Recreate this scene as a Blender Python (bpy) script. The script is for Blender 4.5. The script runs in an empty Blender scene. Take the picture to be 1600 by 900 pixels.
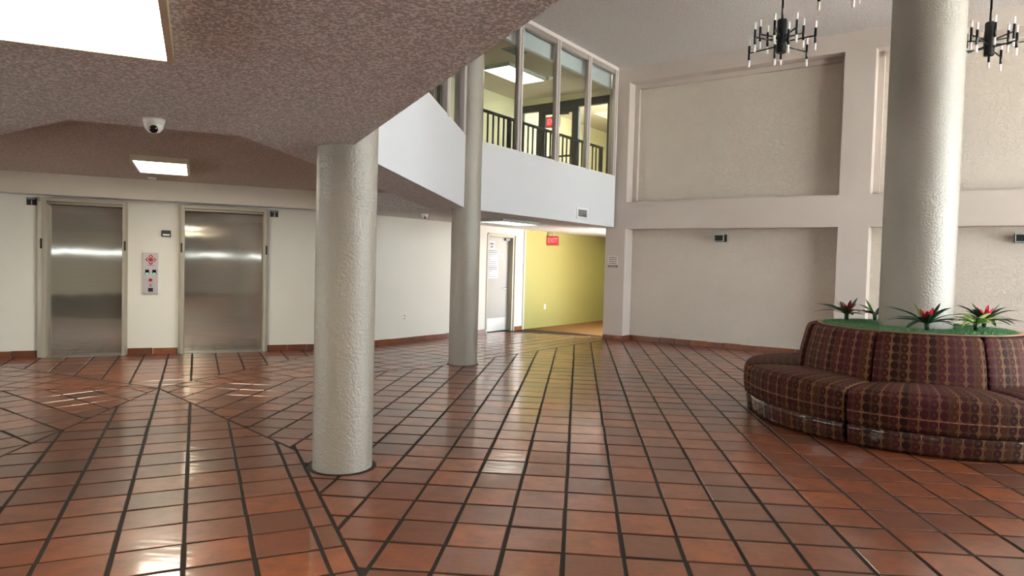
import bpy, bmesh, math, random
from math import sin, cos, pi, radians, atan2, hypot
from mathutils import Vector, Matrix
random.seed(7)
S = bpy.context.scene
C = S.collection
R3 = 0.8660254

# ------------------------------------------------------------------ helpers
class MB:
    """collects polygons; build() links them as one mesh object"""
    def __init__(s):
        s.v, s.f, s.m, s.uv, s.sm = [], [], [], [], []
    def poly(s, pts, mi=0, uv=None, smooth=False):
        b = len(s.v); s.v += [tuple(p) for p in pts]
        s.f.append(tuple(range(b, b+len(pts)))); s.m.append(mi); s.uv.append(uv); s.sm.append(smooth)
    def box(s, c, size, ang=0.0, mi=0, tilt=None):
        cx, cy, cz = c; a, b, h = size[0]/2, size[1]/2, size[2]/2
        M = Matrix.Rotation(ang, 3, 'Z')
        if tilt is not None: M = tilt
        P = [Vector((cx, cy, cz)) + M @ Vector((x, y, z)) for z in (-h, h) for y in (-b, b) for x in (-a, a)]
        base = len(s.v); s.v += [tuple(p) for p in P]
        for q in ((0,2,3,1),(4,5,7,6),(0,1,5,4),(2,6,7,3),(0,4,6,2),(1,3,7,5)):
            s.f.append(tuple(base+i for i in q)); s.m.append(mi); s.uv.append(None); s.sm.append(False)
    def prism(s, poly, z0, z1, mi=0, top=True, bottom=True):
        n = len(poly); b = len(s.v)
        s.v += [(p[0], p[1], z0) for p in poly] + [(p[0], p[1], z1) for p in poly]
        def add(f): s.f.append(f); s.m.append(mi); s.uv.append(None); s.sm.append(False)
        if bottom: add(tuple(b+i for i in reversed(range(n))))
        if top: add(tuple(b+n+i for i in range(n)))
        for i in range(n):
            j = (i+1) % n; add((b+i, b+j, b+n+j, b+n+i))
    def lathe(s, prof, n=48, c=(0,0,0), mi=0, a0=0.0, a1=2*pi, smooth=True, M=None, close_ends=False):
        full = abs(a1-a0-2*pi) < 1e-6; k = n if full else n+1
        b = len(s.v); L = len(prof)
        for i in range(k):
            a = a0+(a1-a0)*i/n
            for r, z in prof:
                p = Vector((r*cos(a), r*sin(a), z))
                if M is not None: p = M @ p
                s.v.append((c[0]+p.x, c[1]+p.y, c[2]+p.z))
        for i in range(n):
            j = (i+1) % k
            for q in range(L-1):
                s.f.append((b+i*L+q, b+j*L+q, b+j*L+q+1, b+i*L+q+1)); s.m.append(mi); s.uv.append(None); s.sm.append(smooth)
        if close_ends and not full:
            s.f.append(tuple(b+q for q in range(L))); s.m.append(mi); s.uv.append(None); s.sm.append(False)
            s.f.append(tuple(b+n*L+q for q in reversed(range(L)))); s.m.append(mi); s.uv.append(None); s.sm.append(False)
    def tube(s, p0, p1, r, n=10, mi=0, r1=None):
        p0, p1 = Vector(p0), Vector(p1); d = p1-p0
        q = Vector((0,0,1)).rotation_difference(d.normalized()).to_matrix()
        r1 = r if r1 is None else r1
        s.lathe([(0.0001,0),(r,0),(r1,d.length),(0.0001,d.length)], n, tuple(p0), mi, M=q)
    def build(s, name, mat, parent=None, bevel=0, seg=2, weld=False):
        me = bpy.data.meshes.new(name)
        me.from_pydata(s.v, [], s.f)
        mats = mat if isinstance(mat, (list, tuple)) else [mat]
        for m in mats: me.materials.append(m)
        if any(u is not None for u in s.uv):
            ul = me.uv_layers.new(name='UVMap')
            for p, u in zip(me.polygons, s.uv):
                if u is not None:
                    for li, t in zip(p.loop_indices, u): ul.data[li].uv = t
        for p, mi, sm in zip(me.polygons, s.m, s.sm):
            p.material_index = mi; p.use_smooth = sm
        bm = bmesh.new(); bm.from_mesh(me)
        if weld: bmesh.ops.remove_doubles(bm, verts=bm.verts, dist=1e-5)
        bmesh.ops.recalc_face_normals(bm, faces=bm.faces)
        bm.to_mesh(me); bm.free()
        o = bpy.data.objects.new(name, me); C.objects.link(o)
        if parent is not None: o.parent = parent
        if bevel:
            b = o.modifiers.new('bevel', 'BEVEL'); b.width = bevel; b.segments = seg; b.limit_method = 'ANGLE'; b.angle_limit = radians(40)
        return o

def tag(o, label=None, cat=None, group=None, kind=None):
    if label: o['label'] = label
    if cat: o['category'] = cat
    if group: o['group'] = group
    if kind: o['kind'] = kind
    return o
def empty(name, loc, rz=0.0):
    o = bpy.data.objects.new(name, None); C.objects.link(o)
    o.location = loc; o.rotation_euler = (0, 0, rz); o.empty_display_size = 0.1
    return o
def kids(o): return [c for c in bpy.data.objects if c.parent == o]
def copy_tree(o, parent=None):
    c = o.copy(); C.objects.link(c)
    if parent is not None: c.parent = parent
    for ch in kids(o): copy_tree(ch, c)
    return c
def P2(a, d):   # right-wall frame: a metres along the wall, d metres out from the origin line
    return (a*R3+d*.5, -a*.5+d*R3)
def E2(w, d):   # elevator-wall frame
    return (w*R3-d*.5, w*.5+d*R3)
def B2(w, d):   # back-wall / hall frame (d = distance to the upper left)
    return (w*.5-d*R3, w*R3+d*.5)
A_R, A_E, A_B = radians(-30), radians(30), radians(60)
def text_mb(mb, txt, size, M, mi=0, depth=0.002):
    cu = bpy.data.curves.new('txt', 'FONT'); cu.body = txt; cu.size = size; cu.align_x = 'CENTER'; cu.align_y = 'CENTER'; cu.extrude = depth
    o = bpy.data.objects.new('txt', cu); C.objects.link(o)
    dg = bpy.context.evaluated_depsgraph_get()
    me = bpy.data.meshes.new_from_object(o.evaluated_get(dg))
    b = len(mb.v)
    mb.v += [tuple(M @ v.co) for v in me.vertices]
    for p in me.polygons:
        mb.f.append(tuple(b+i for i in p.vertices)); mb.m.append(mi); mb.uv.append(None); mb.sm.append(False)
    bpy.data.objects.remove(o); bpy.data.curves.remove(cu); bpy.data.meshes.remove(me)
UPRIGHT = Matrix.Rotation(pi/2, 4, 'X')      # text lying in XY -> standing in XZ, facing -Y

# ------------------------------------------------------------------ materials
def lin(r, g, b):
    f = lambda c: ((c/255)/12.92 if c/255 <= .04045 else (((c/255)+.055)/1.055)**2.4)
    return (f(r), f(g), f(b), 1)
class NT:
    def __init__(s, name):
        s.mat = bpy.data.materials.new(name); s.mat.use_nodes = True
        s.t = s.mat.node_tree; s.b = s.t.nodes['Principled BSDF']
    def n(s, typ, **kw):
        o = s.t.nodes.new(typ)
        for k, v in kw.items():
            if k.startswith('i_'):
                key = k[2:].replace('_', ' ')
                o.inputs[int(key) if key.isdigit() else key].default_value = v
            else: setattr(o, k, v)
        return o
    def l(s, a, b): s.t.links.new(a, b)
    def bump(s, h, strength, dist, prev=None):
        b = s.n('ShaderNodeBump'); b.inputs['Strength'].default_value = strength; b.inputs['Distance'].default_value = dist
        s.l(h, b.inputs['Height'])
        if prev is not None: s.l(prev, b.inputs['Normal'])
        return b.outputs['Normal']
    def math(s, op, a, b=None, c=None):
        m = s.n('ShaderNodeMath', operation=op)
        for i, x in enumerate((a, b, c)):
            if x is None: continue
            if isinstance(x, (int, float)): m.inputs[i].default_value = x
            else: s.l(x, m.inputs[i])
        return m.outputs[0]
    def mix(s, fac, a, b):
        m = s.n('ShaderNodeMix', data_type='RGBA')
        if isinstance(fac, (int, float)): m.inputs[0].default_value = fac
        else: s.l(fac, m.inputs[0])
        for i, x in ((6, a), (7, b)):
            if isinstance(x, tuple): m.inputs[i].default_value = x
            else: s.l(x, m.inputs[i])
        return m.outputs[2]
def plain(name, col, rough=.5, metal=0.0, **kw):
    t = NT(name); t.b.inputs['Base Color'].default_value = col; t.b.inputs['Roughness'].default_value = rough; t.b.inputs['Metallic'].default_value = metal
    for k, v in kw.items(): t.b.inputs[k.replace('_', ' ')].default_value = v
    return t.mat
def emit(name, col, strength):
    t = NT(name); t.b.inputs['Base Color'].default_value = (.8,.8,.8,1) if strength > 1 else tuple(.3*c for c in col[:3])+(1,); t.b.inputs['Emission Color'].default_value = col; t.b.inputs['Emission Strength'].default_value = strength
    return t.mat
def stucco(name, col, scale=60, strength=.35, dist=.004, rough=.8, swirl=0.0, var=.04, spec=.3):
    t = NT(name); co = t.n('ShaderNodeTexCoord').outputs['Object']
    nz = t.n('ShaderNodeTexNoise', i_Scale=scale, i_Detail=4.0, i_Roughness=.6); t.l(co, nz.inputs['Vector'])
    nor = t.bump(nz.outputs[0], strength, dist)
    if swirl:
        n2 = t.n('ShaderNodeTexNoise', i_Scale=15.0, i_Detail=4.0, i_Distortion=1.4); t.l(co, n2.inputs['Vector'])
        r = t.n('ShaderNodeMapRange', i_1=.46, i_2=.54); t.l(n2.outputs[0], r.inputs[0])
        nor = t.bump(r.outputs[0], swirl, .004, nor)
    big = t.n('ShaderNodeTexNoise', i_Scale=1.3, i_Detail=3.0); t.l(co, big.inputs['Vector'])
    dark = tuple(c*(1-var*2.5) for c in col[:3])+(1,)
    t.l(t.mix(big.outputs[0], col, dark), t.b.inputs['Base Color'])
    t.l(nor, t.b.inputs['Normal'])
    t.b.inputs['Roughness'].default_value = rough; t.b.inputs['Specular IOR Level'].default_value = spec
    return t.mat
def popcorn(name, col):
    t = NT(name); co = t.n('ShaderNodeTexCoord').outputs['Object']
    v = t.n('ShaderNodeTexNoise', i_Scale=74.0, i_Detail=1.0, i_Roughness=.5); t.l(co, v.inputs['Vector'])
    r = t.n('ShaderNodeMapRange', i_1=.44, i_2=.60); t.l(v.outputs[0], r.inputs[0])
    t.l(t.bump(r.outputs[0], .9, .012), t.b.inputs['Normal'])
    hollow = tuple(c*.60 for c in col[:3])+(1,)  # shade between the grains, put into the colour
    t.l(t.mix(r.outputs[0], hollow, col), t.b.inputs['Base Color'])
    t.b.inputs['Roughness'].default_value = .95; t.b.inputs['Specular IOR Level'].default_value = .1
    return t.mat

M = {}
M['ceil'] = popcorn('popcorn_ceiling', lin(244, 241, 240))
M['ceil_hi'] = popcorn('popcorn_ceiling_atrium', lin(247, 240, 238))
M['coffer'] = popcorn('coffer_ceiling_darker', lin(216, 200, 188))  # recess top given a darker colour than the low ceiling
M['cream'] = stucco('cream_painted_wall', lin(228, 225, 216), 55, .25, .003)
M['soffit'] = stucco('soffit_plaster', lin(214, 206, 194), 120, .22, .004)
M['stone'] = stucco('trowelled_greige_stucco', lin(208, 197, 185), 45, .35, .004, swirl=1.0)
M['stone_flat'] = stucco('greige_pilaster_stucco', lin(196, 184, 176), 70, .4, .004, swirl=.1)
M['white'] = stucco('white_fascia_plaster', lin(214, 214, 218), 90, .06, .002, var=.01)
M['hall'] = stucco('yellow_hall_wall', lin(134, 131, 78), 70, .25, .003)
M['upper'] = stucco('upper_corridor_wall', lin(222, 218, 182), 60, .2, .003)
M['column'] = stucco('stippled_column_paint', lin(152, 144, 134), 46, .8, .012, rough=.22, spec=.8, var=.0)
M['upper_ceil'] = stucco('upper_corridor_ceiling', lin(205, 198, 178), 90, .5, .005)
M['bulk'] = plain('bulkhead_paint', lin(226, 233, 240), .7)
M['black'] = plain('black_metal', lin(18, 18, 19), .38, .6)
M['blackpl'] = plain('black_plastic', lin(14, 14, 15), .35)
M['rail'] = plain('black_railing_paint', lin(24, 22, 20), .5)
M['bronze'] = plain('dark_bronze_frame', lin(38, 36, 34), .4, .5)
M['mull'] = plain('aluminium_mullion', lin(168, 158, 152), .45, .3)
M['mull_white'] = plain('white_window_bead', lin(225, 218, 214), .5)
M['lampframe'] = plain('fixture_frame', lin(196, 186, 160), .5)
M['lampgrey'] = plain('fixture_frame_grey', lin(176, 182, 176), .5)
M['lamp'] = emit('lit_diffuser', (1.0, .92, .72, 1), 20.0)
M['lamp_y'] = emit('lit_diffuser_yellow', (1.0, .92, .42, 1), 9.0)
M['lamp_up'] = emit('lit_diffuser_corridor', (1.0, .96, .72, 1), 8.0)
M['lamp_bal'] = emit('lit_diffuser_balcony', (1.0, .96, .80, 1), 3.0)
M['exit_red'] = emit('lit_exit_face', (1.0, .02, .04, 1), .62)
M['exit_txt'] = emit('lit_exit_letters', (1.0, .28, .30, 1), .8)
M['signcase'] = plain('exit_sign_case', lin(120, 95, 65), .5)
M['paper'] = plain('white_paper', lin(212, 213, 213), .7)
M['paper_grey'] = plain('plaque_face', lin(214, 206, 194), .6)
M['ink'] = plain('black_ink', lin(28, 28, 30), .7)
M['plastic_w'] = plain('white_plastic', lin(232, 230, 226), .35)
M['jamb'] = plain('taupe_jamb_paint', lin(168, 160, 146), .45, .2)
M['doorgrey'] = plain('grey_door_paint', lin(150, 148, 142), .5)
M['doorframe'] = plain('cream_grey_door_frame', lin(160, 154, 138), .5)
M['chrome'] = plain('brushed_chrome', lin(190, 190, 190), .25, 1.0)
M['kick'] = plain('kick_plate_metal', lin(176, 176, 172), .4, .8)
M['frost'] = plain('frosted_acrylic', lin(250, 250, 250), .3, 0, Subsurface_Weight=.3)
M['darkglass'] = plain('dark_lens', lin(8, 8, 10), .08)
M['panelsteel'] = plain('call_panel_steel', lin(196, 188, 192), .35, .45)
M['red'] = plain('red_enamel', lin(165, 32, 40), .4)
M['green_lit'] = emit('green_display', (.25, .8, .62, 1), .45)
M['rim'] = plain('planter_rim', lin(150, 108, 84), .55)
M['carpet'] = stucco('brown_hall_carpet', lin(112, 84, 52), 300, .6, .004, rough=.95, spec=.05)
M['grille'] = plain('grille_dark', lin(80, 82, 84), .5, .3)

def glass_mat(name):
    m = bpy.data.materials.new(name); m.use_nodes = True; t = m.node_tree
    for n in list(t.nodes): t.nodes.remove(n)
    o = t.nodes.new('ShaderNodeOutputMaterial'); mx = t.nodes.new('ShaderNodeMixShader')
    tr = t.nodes.new('ShaderNodeBsdfTransparent'); tr.inputs[0].default_value = (.93,.95,.93,1)
    gl = t.nodes.new('ShaderNodeBsdfGlossy'); gl.inputs['Roughness'].default_value = .01
    lw = t.nodes.new('ShaderNodeLayerWeight'); lw.inputs[0].default_value = .5
    pw = t.nodes.new('ShaderNodeMath'); pw.operation = 'POWER'; pw.inputs[1].default_value = 4.0; t.links.new(lw.outputs['Facing'], pw.inputs[0])
    fr = t.nodes.new('ShaderNodeMath'); fr.operation = 'MULTIPLY_ADD'; fr.inputs[1].default_value = .7; fr.inputs[2].default_value = .04; t.links.new(pw.outputs[0], fr.inputs[0])
    t.links.new(fr.outputs[0], mx.inputs[0]); t.links.new(tr.outputs[0], mx.inputs[1]); t.links.new(gl.outputs[0], mx.inputs[2]); t.links.new(mx.outputs[0], o.inputs[0])
    return m
M['glass'] = glass_mat('window_glass')

def steel_mat():
    t = NT('brushed_stainless'); tc = t.n('ShaderNodeTexCoord').outputs['Object']
    mp = t.n('ShaderNodeMapping'); mp.inputs['Scale'].default_value = (1.6, 1.6, 60); t.l(tc, mp.inputs[0])
    nz = t.n('ShaderNodeTexNoise', i_Scale=3.0, i_Detail=5.0); t.l(mp.outputs[0], nz.inputs['Vector'])
    mp2 = t.n('ShaderNodeMapping'); mp2.inputs['Scale'].default_value = (2.2, 2.2, 1.2); t.l(tc, mp2.inputs[0])
    wv = t.n('ShaderNodeTexNoise', i_Scale=1.6, i_Detail=1.0); t.l(mp2.outputs[0], wv.inputs['Vector'])
    nor = t.bump(wv.outputs[0], .06, .012)
    t.l(t.mix(nz.outputs[0], lin(172, 166, 156), lin(198, 192, 182)), t.b.inputs['Base Color'])
    t.b.inputs['Metallic'].default_value = .85; t.b.inputs['Roughness'].default_value = .085
    t.b.inputs['Anisotropic'].default_value = .95; t.b.inputs['Anisotropic Rotation'].default_value = 0
    tg = t.n('ShaderNodeTangent', direction_type='UV_MAP'); t.l(tg.outputs[0], t.b.inputs['Tangent'])
    t.l(nor, t.b.inputs['Normal'])
    return t.mat
M['steel'] = steel_mat()

def tile_mat(name, gloss=True):
    t = NT(name); geo = t.n('ShaderNodeNewGeometry'); rnd = geo.outputs['Random Per Island']
    co = t.n('ShaderNodeTexCoord').outputs['Object']
    cr = t.n('ShaderNodeValToRGB'); e = cr.color_ramp.elements
    e[0].position = 0; e[0].color = lin(78, 42, 31); e[1].position = 1; e[1].color = lin(136, 72, 38)
    for p, c in ((.18, lin(104, 54, 35)), (.35, lin(122, 64, 38)), (.52, lin(88, 49, 36)), (.66, lin(110, 57, 37)), (.82, lin(128, 65, 34))):
        x = e.new(p); x.color = c
    t.l(rnd, cr.inputs[0])
    off = t.n('ShaderNodeVectorMath', operation='ADD'); t.l(co, off.inputs[0])
    cb = t.n('ShaderNodeCombineXYZ'); t.l(t.math('MULTIPLY', rnd, 53.0), cb.inputs[2]); t.l(cb.outputs[0], off.inputs[1])
    n1 = t.n('ShaderNodeTexNoise', i_Scale=7.0, i_Detail=5.0, i_Roughness=.65); t.l(off.outputs[0], n1.inputs['Vector'])
    r1 = t.n('ShaderNodeMapRange', i_1=.36, i_2=.68); t.l(n1.outputs[0], r1.inputs[0])
    col = t.mix(t.math('MULTIPLY', r1.outputs[0], .75), cr.outputs[0], lin(78, 46, 36))
    n2 = t.n('ShaderNodeTexNoise', i_Scale=60.0, i_Detail=3.0); t.l(off.outputs[0], n2.inputs['Vector'])
    col = t.mix(t.math('MULTIPLY', n2.outputs[0], .22), col, lin(168, 106, 70))
    t.l(col, t.b.inputs['Base Color'])
    rr = t.n('ShaderNodeMapRange', i_3=.30, i_4=.42); t.l(n1.outputs[0], rr.inputs[0])
    t.l(rr.outputs[0], t.b.inputs['Roughness'])
    mp = t.n('ShaderNodeMapping'); mp.inputs['Scale'].default_value = (1, 4.5, 1); t.l(off.outputs[0], mp.inputs[0])
    n3 = t.n('ShaderNodeTexNoise', i_Scale=5.0, i_Detail=0.0); t.l(mp.outputs[0], n3.inputs['Vector'])
    nb = t.bump(n3.outputs[0], .12, .006); t.l(nb, t.b.inputs['Normal']); t.l(nb, t.b.inputs['Coat Normal'])
    t.b.inputs['Specular IOR Level'].default_value = .3; t.b.inputs['Coat Weight'].default_value = .6; t.b.inputs['Coat Roughness'].default_value = .10; t.b.inputs['Coat IOR'].default_value = 1.5
    return t.mat
M['tile'] = tile_mat('sealed_terracotta_tile')
M['grout'] = stucco('dark_grout', lin(46, 40, 36), 80, .5, .003, rough=.7, spec=.15)

def fabric_mat(name, coat):
    t = NT(name); uv = t.n('ShaderNodeUVMap').outputs[0]
    sp = t.n('ShaderNodeSeparateXYZ'); t.l(uv, sp.inputs[0])
    U = t.math('DIVIDE', sp.outputs[0], .077); V = t.math('DIVIDE', sp.outputs[1], .083)
    fu = t.math('SUBTRACT', t.math('FRACT', U), .5); fv = t.math('SUBTRACT', t.math('FRACT', V), .5)
    d = t.math('SQRT', t.math('ADD', t.math('MULTIPLY', fu, fu), t.math('MULTIPLY', fv, fv)))
    cu = t.math('FLOOR', U)
    wn = t.n('ShaderNodeTexWhiteNoise', noise_dimensions='1D'); t.l(cu, wn.inputs['W'])
    cr = t.n('ShaderNodeValToRGB'); cr.color_ramp.interpolation = 'CONSTANT'; e = cr.color_ramp.elements
    e[0].position = 0; e[0].color = lin(52, 18, 16); e[1].position = .25; e[1].color = lin(62, 31, 17)
    for p, c in ((.5, lin(58, 18, 26)), (.75, lin(38, 14, 11))):
        x = e.new(p); x.color = c
    t.l(wn.outputs['Value'], cr.inputs[0])
    inner = t.math('LESS_THAN', d, .13); ring2 = t.math('MULTIPLY', t.math('GREATER_THAN', d, .25), t.math('LESS_THAN', d, .29))
    par = t.math('GREATER_THAN', t.math('FRACT', t.math('MULTIPLY', cu, .5)), .25)
    disc = t.mix(t.math('MULTIPLY', par, t.math('ADD', inner, t.math('MULTIPLY', ring2, .6))), cr.outputs[0], lin(84, 44, 36))
    ground = lin(66, 38, 26); gold = lin(144, 108, 72)
    base = t.mix(t.math('GREATER_THAN', d, .455), disc, ground)
    pair = t.math('LESS_THAN', t.math('FRACT', t.math('MULTIPLY', t.math('ROUND', U), .5)), .25)
    line = t.math('MULTIPLY', t.math('GREATER_THAN', d, .468), t.math('LESS_THAN', d, .508))
    line = t.math('MULTIPLY', t.math('MULTIPLY', line, t.math('MULTIPLY_ADD', pair, .75, .12)), t.math('MULTIPLY_ADD', t.math('GREATER_THAN', t.math('ABSOLUTE', fu), .24), .85, .15))
    base = t.mix(line, base, gold)
    # four-pointed star in the gap between the discs
    au = t.math('SUBTRACT', .5, t.math('ABSOLUTE', fu)); av = t.math('SUBTRACT', .5, t.math('ABSOLUTE', fv))
    star = t.math('LESS_THAN', t.math('MULTIPLY', au, av), .0016)
    star = t.math('MULTIPLY', t.math('MULTIPLY', star, t.math('GREATER_THAN', d, .53)), t.math('MULTIPLY_ADD', pair, .8, .1))
    base = t.mix(star, base, gold)
    t.l(base, t.b.inputs['Base Color'])
    t.b.inputs['Roughness'].default_value = .75; t.b.inputs['Specular IOR Level'].default_value = .15
    if coat:
        t.b.inputs['Coat Weight'].default_value = 1.0; t.b.inputs['Coat Roughness'].default_value = .06
        co = t.n('ShaderNodeTexCoord').outputs['Object']; nz = t.n('ShaderNodeTexNoise', i_Scale=5.0, i_Detail=2.0); t.l(co, nz.inputs['Vector'])
        t.l(t.bump(nz.outputs[0], .4, .02), t.b.inputs['Coat Normal'])
    return t.mat
M['fabric'] = fabric_mat('disc_patterned_fabric', False)
M['vinyl'] = fabric_mat('fabric_under_clear_vinyl', True)
M['pipe'] = plain('gold_piping', lin(108, 64, 40), .7)

def leaf_mat(name, a, b):
    t = NT(name); uv = t.n('ShaderNodeUVMap').outputs[0]; sp = t.n('ShaderNodeSeparateXYZ'); t.l(uv, sp.inputs[0])
    x = t.math('ABSOLUTE', t.math('SUBTRACT', sp.outputs[0], .5))
    t.l(t.mix(t.math('GREATER_THAN', x, .3), b, a), t.b.inputs['Base Color'])
    t.b.inputs['Roughness'].default_value = .35
    return t.mat
M['leaf'] = leaf_mat('dark_green_leaf', lin(26, 52, 34), lin(44, 82, 50))
M['leaf_light'] = leaf_mat('striped_leaf', lin(48, 92, 40), lin(176, 204, 96))
M['bract'] = leaf_mat('red_bract', lin(190, 16, 44), lin(226, 44, 70))
M['bract_dark'] = leaf_mat('dark_red_bract', lin(110, 22, 34), lin(150, 40, 52))
M['turf'] = stucco('artificial_turf', lin(84, 128, 86), 180, 1.0, .01, rough=.9, spec=.1, var=.15)
M['turf_blade'] = plain('turf_blade', lin(96, 142, 98), .7)

# ------------------------------------------------------------------ plan
A1 = (-1.777, 5.16); A2 = (-1.777, 10.745); A0 = (4.35, -5.46)
HC = (0.73, 15.10)                     # where the balcony meets the right wall
ZC, ZR, ZS, ZU, ZT, ZF2 = 2.44, 2.75, 3.53, 5.45, 5.85, 3.10
OX, OY = -4.97, 7.80                   # centre of the floor star in front of the elevators
def pol(r, deg): return (OX+r*cos(radians(deg)), OY+r*sin(radians(deg)))
HV = [A1, A2, pol(4.15, 79.3), pol(4.15, 160.7), pol(4.15, 199.3), pol(4.15, 280.7)]

# ---- floor tiles
def clip(poly, a, b, inset):
    """keep the part of poly left of a->b, moved in by inset"""
    dx, dy = b[0]-a[0], b[1]-a[1]; L = hypot(dx, dy); nx, ny = -dy/L, dx/L
    out = []
    f = lambda p: (p[0]-a[0])*nx+(p[1]-a[1])*ny-inset
    for i in range(len(poly)):
        p, q = poly[i], poly[(i+1) % len(poly)]; fp, fq = f(p), f(q)
        if fp >= 0: out.append(p)
        if (fp > 0 > fq) or (fp < 0 < fq):
            t = fp/(fp-fq); out.append((p[0]+t*(q[0]-p[0]), p[1]+t*(q[1]-p[1])))
    return out
def area(p): return .5*sum(p[i][0]*p[(i+1) % len(p)][1]-p[(i+1) % len(p)][0]*p[i][1] for i in range(len(p)))
def inset_poly(p, d):
    q = p
    for i in range(len(p)):
        q = clip(q, p[i], p[(i+1) % len(p)], d)
        if len(q) < 3: return None
    return q
floor_mb = MB()
def tiles(region, ang, off_c, off_r, pc, pr, jc, jr):
    """columns run along ang; off_c / off_r are joint positions across / along; pc, pr pitches"""
    if area(region) < 0: region = region[::-1]
    ca, sa = cos(ang), sin(ang)             # along
    T = lambda c, r: (c*sa+r*ca, -c*ca+r*sa)
    cs = [p[0]*sa-p[1]*ca for p in region]; rs = [p[0]*ca+p[1]*sa for p in region]
    i0, i1 = int((min(cs)-off_c)//pc)-1, int((max(cs)-off_c)//pc)+1
    k0, k1 = int((min(rs)-off_r)//pr)-1, int((max(rs)-off_r)//pr)+1
    for i in range(i0, i1+1):
        for k in range(k0, k1+1):
            j = lambda: random.uniform(-.003, .003)
            c0, c1 = off_c+i*pc+jc/2+j(), off_c+(i+1)*pc-jc/2+j()
            r0, r1 = off_r+k*pr+jr/2+j(), off_r+(k+1)*pr-jr/2+j()
            q = [T(c0, r0), T(c1, r0), T(c1, r1), T(c0, r1)]
            if area(q) < 0: q.reverse()
            for a in range(len(region)):
                q = clip(q, region[a], region[(a+1) % len(region)], .011)
                if len(q) < 3: break
            if len(q) < 3 or area(q) < .0015: continue
            t = inset_poly(q, .004)
            if not t or len(t) != len(q): t = q
            sx, sy = random.gauss(0, .005), random.gauss(0, .005)
            mx = sum(p[0] for p in q)/len(q); my = sum(p[1] for p in q)/len(q)
            z = lambda p: (p[0]-mx)*sx+(p[1]-my)*sy
            b = len(floor_mb.v); n = len(q)
            floor_mb.v += [(p[0], p[1], -.012) for p in q]+[(p[0], p[1], z(p)-.003) for p in q]+[(p[0], p[1], z(p)) for p in t]
            def add(f, mi=1): floor_mb.f.append(f); floor_mb.m.append(mi); floor_mb.uv.append(None); floor_mb.sm.append(False)
            add(tuple(b+2*n+x for x in range(n)))
            for x in range(n):
                y = (x+1) % n
                add((b+x, b+y, b+n+y, b+n+x), 0); add((b+n+x, b+n+y, b+2*n+y, b+2*n+x))
O = (OX, OY)
far = lambda p, deg, L: (p[0]+L*cos(radians(deg)), p[1]+L*sin(radians(deg)))
G1, G0 = P2(6.5, 13.86), P2(6.5, -4.0)
HALL0 = P2(-7.14, 14.05)
QN, QF = pol(3.52, -40.5), pol(3.52, 40.5)            # star corners beside the two columns
HV = [QN, QF, pol(3.52, 79.3), pol(3.52, 160.7), pol(3.52, 199.3), pol(3.52, 280.7)]
UB = -.04-.3345*7                                     # a joint of the main field
main = [far(QN, -60, 11.6), P2(6.5, 0), P2(6.5, 13.9), P2(-6.55, 13.9), far(QF, 60, 6.1), (UB, 9.93), (UB, 5.669)]
JC, JR = .024, .022
tiles(main, pi/2, -.04, 4.15, .3345, .3455, JC, JR)
tiles([O, (UB, 5.589), (UB, 10.011)], pi/2, -.04, 4.15, .3345, .3455, JC, JR)
tiles([O, HV[5], far(HV[5], -60, 11), far(QN, -60, 11), QN], radians(-60), .395, -4.515, .345, .3345, JC, JR)
tiles([O, HV[2], HV[3]], radians(120), -.397, 6.8, .345, .3345, JC, JR)
tiles([O, HV[4], far(HV[4], -120, 8), far(HV[5], -120, 8), HV[5]], radians(-30), -3.027, -7.206, .34, .334, .022, JR)
tiles([O, HV[3], (-13.2, HV[3][1]), (-13.2, HV[4][1]), HV[4]], pi/2, .0, .02, .338, .338, .020, JR)
tiles([HV[3], HV[2], E2(2.3, 12.45), E2(-8, 12.45)], radians(120), -.397, 6.8, .345, .3345, JC, JR)
tiles([O, QF, far(QF, 60, 6.1), P2(-7.1, 14.05), B2(13.0, 9.9), pol(4.5, 79.3)], radians(60), 4.0, .05, .342, .342, .020, JR)
floor_mb.box((-2.5, 4.5, -.106), (24, 27, .2), 0, 0)
fl = floor_mb.build('floor', [M['grout'], M['tile']])
tag(fl, 'glossy terracotta tile floor with dark grout and a star of tile fields', 'floor', kind='structure')

# ---- carpet of the side hall
cp = MB(); cp.prism([P2(-9.6, 14.05), P2(-7.14, 14.05), B2(24, 7.14), B2(24, 9.6)], -.02, .006)
o = cp.build('floor_carpet', M['carpet']); tag(o, 'brown carpet on the floor of the yellow side hall', 'carpet', kind='structure')

# ---- elevator wall with two openings
EL = [(-2.056, -1.058, -2.177, -.988), (-.182, 1.025, -.267, 1.107)]
wl = MB()
def ebox(mb, w0, w1, d0, d1, z0, z1, mi=0):
    c = E2((w0+w1)/2, (d0+d1)/2); mb.box((c[0], c[1], (z0+z1)/2), (w1-w0, d1-d0, z1-z0), A_E, mi)
edge_w = [-9.0, EL[0][2]+.04, EL[0][3]-.04, EL[1][2]+.04, EL[1][3]-.04, 2.47]
for i in (0, 2, 4): ebox(wl, edge_w[i], edge_w[i+1], 12.45, 12.75, 0, ZU)
for i in (1, 3): ebox(wl, edge_w[i], edge_w[i+1], 12.45, 12.75, 2.38, ZU)
for i in (1, 3): ebox(wl, edge_w[i], edge_w[i+1], 12.68, 12.75, 0, 2.38)
o = wl.build('wall_left', M['cream']); tag(o, 'cream stucco wall holding the two elevators', 'wall', kind='structure')

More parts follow.
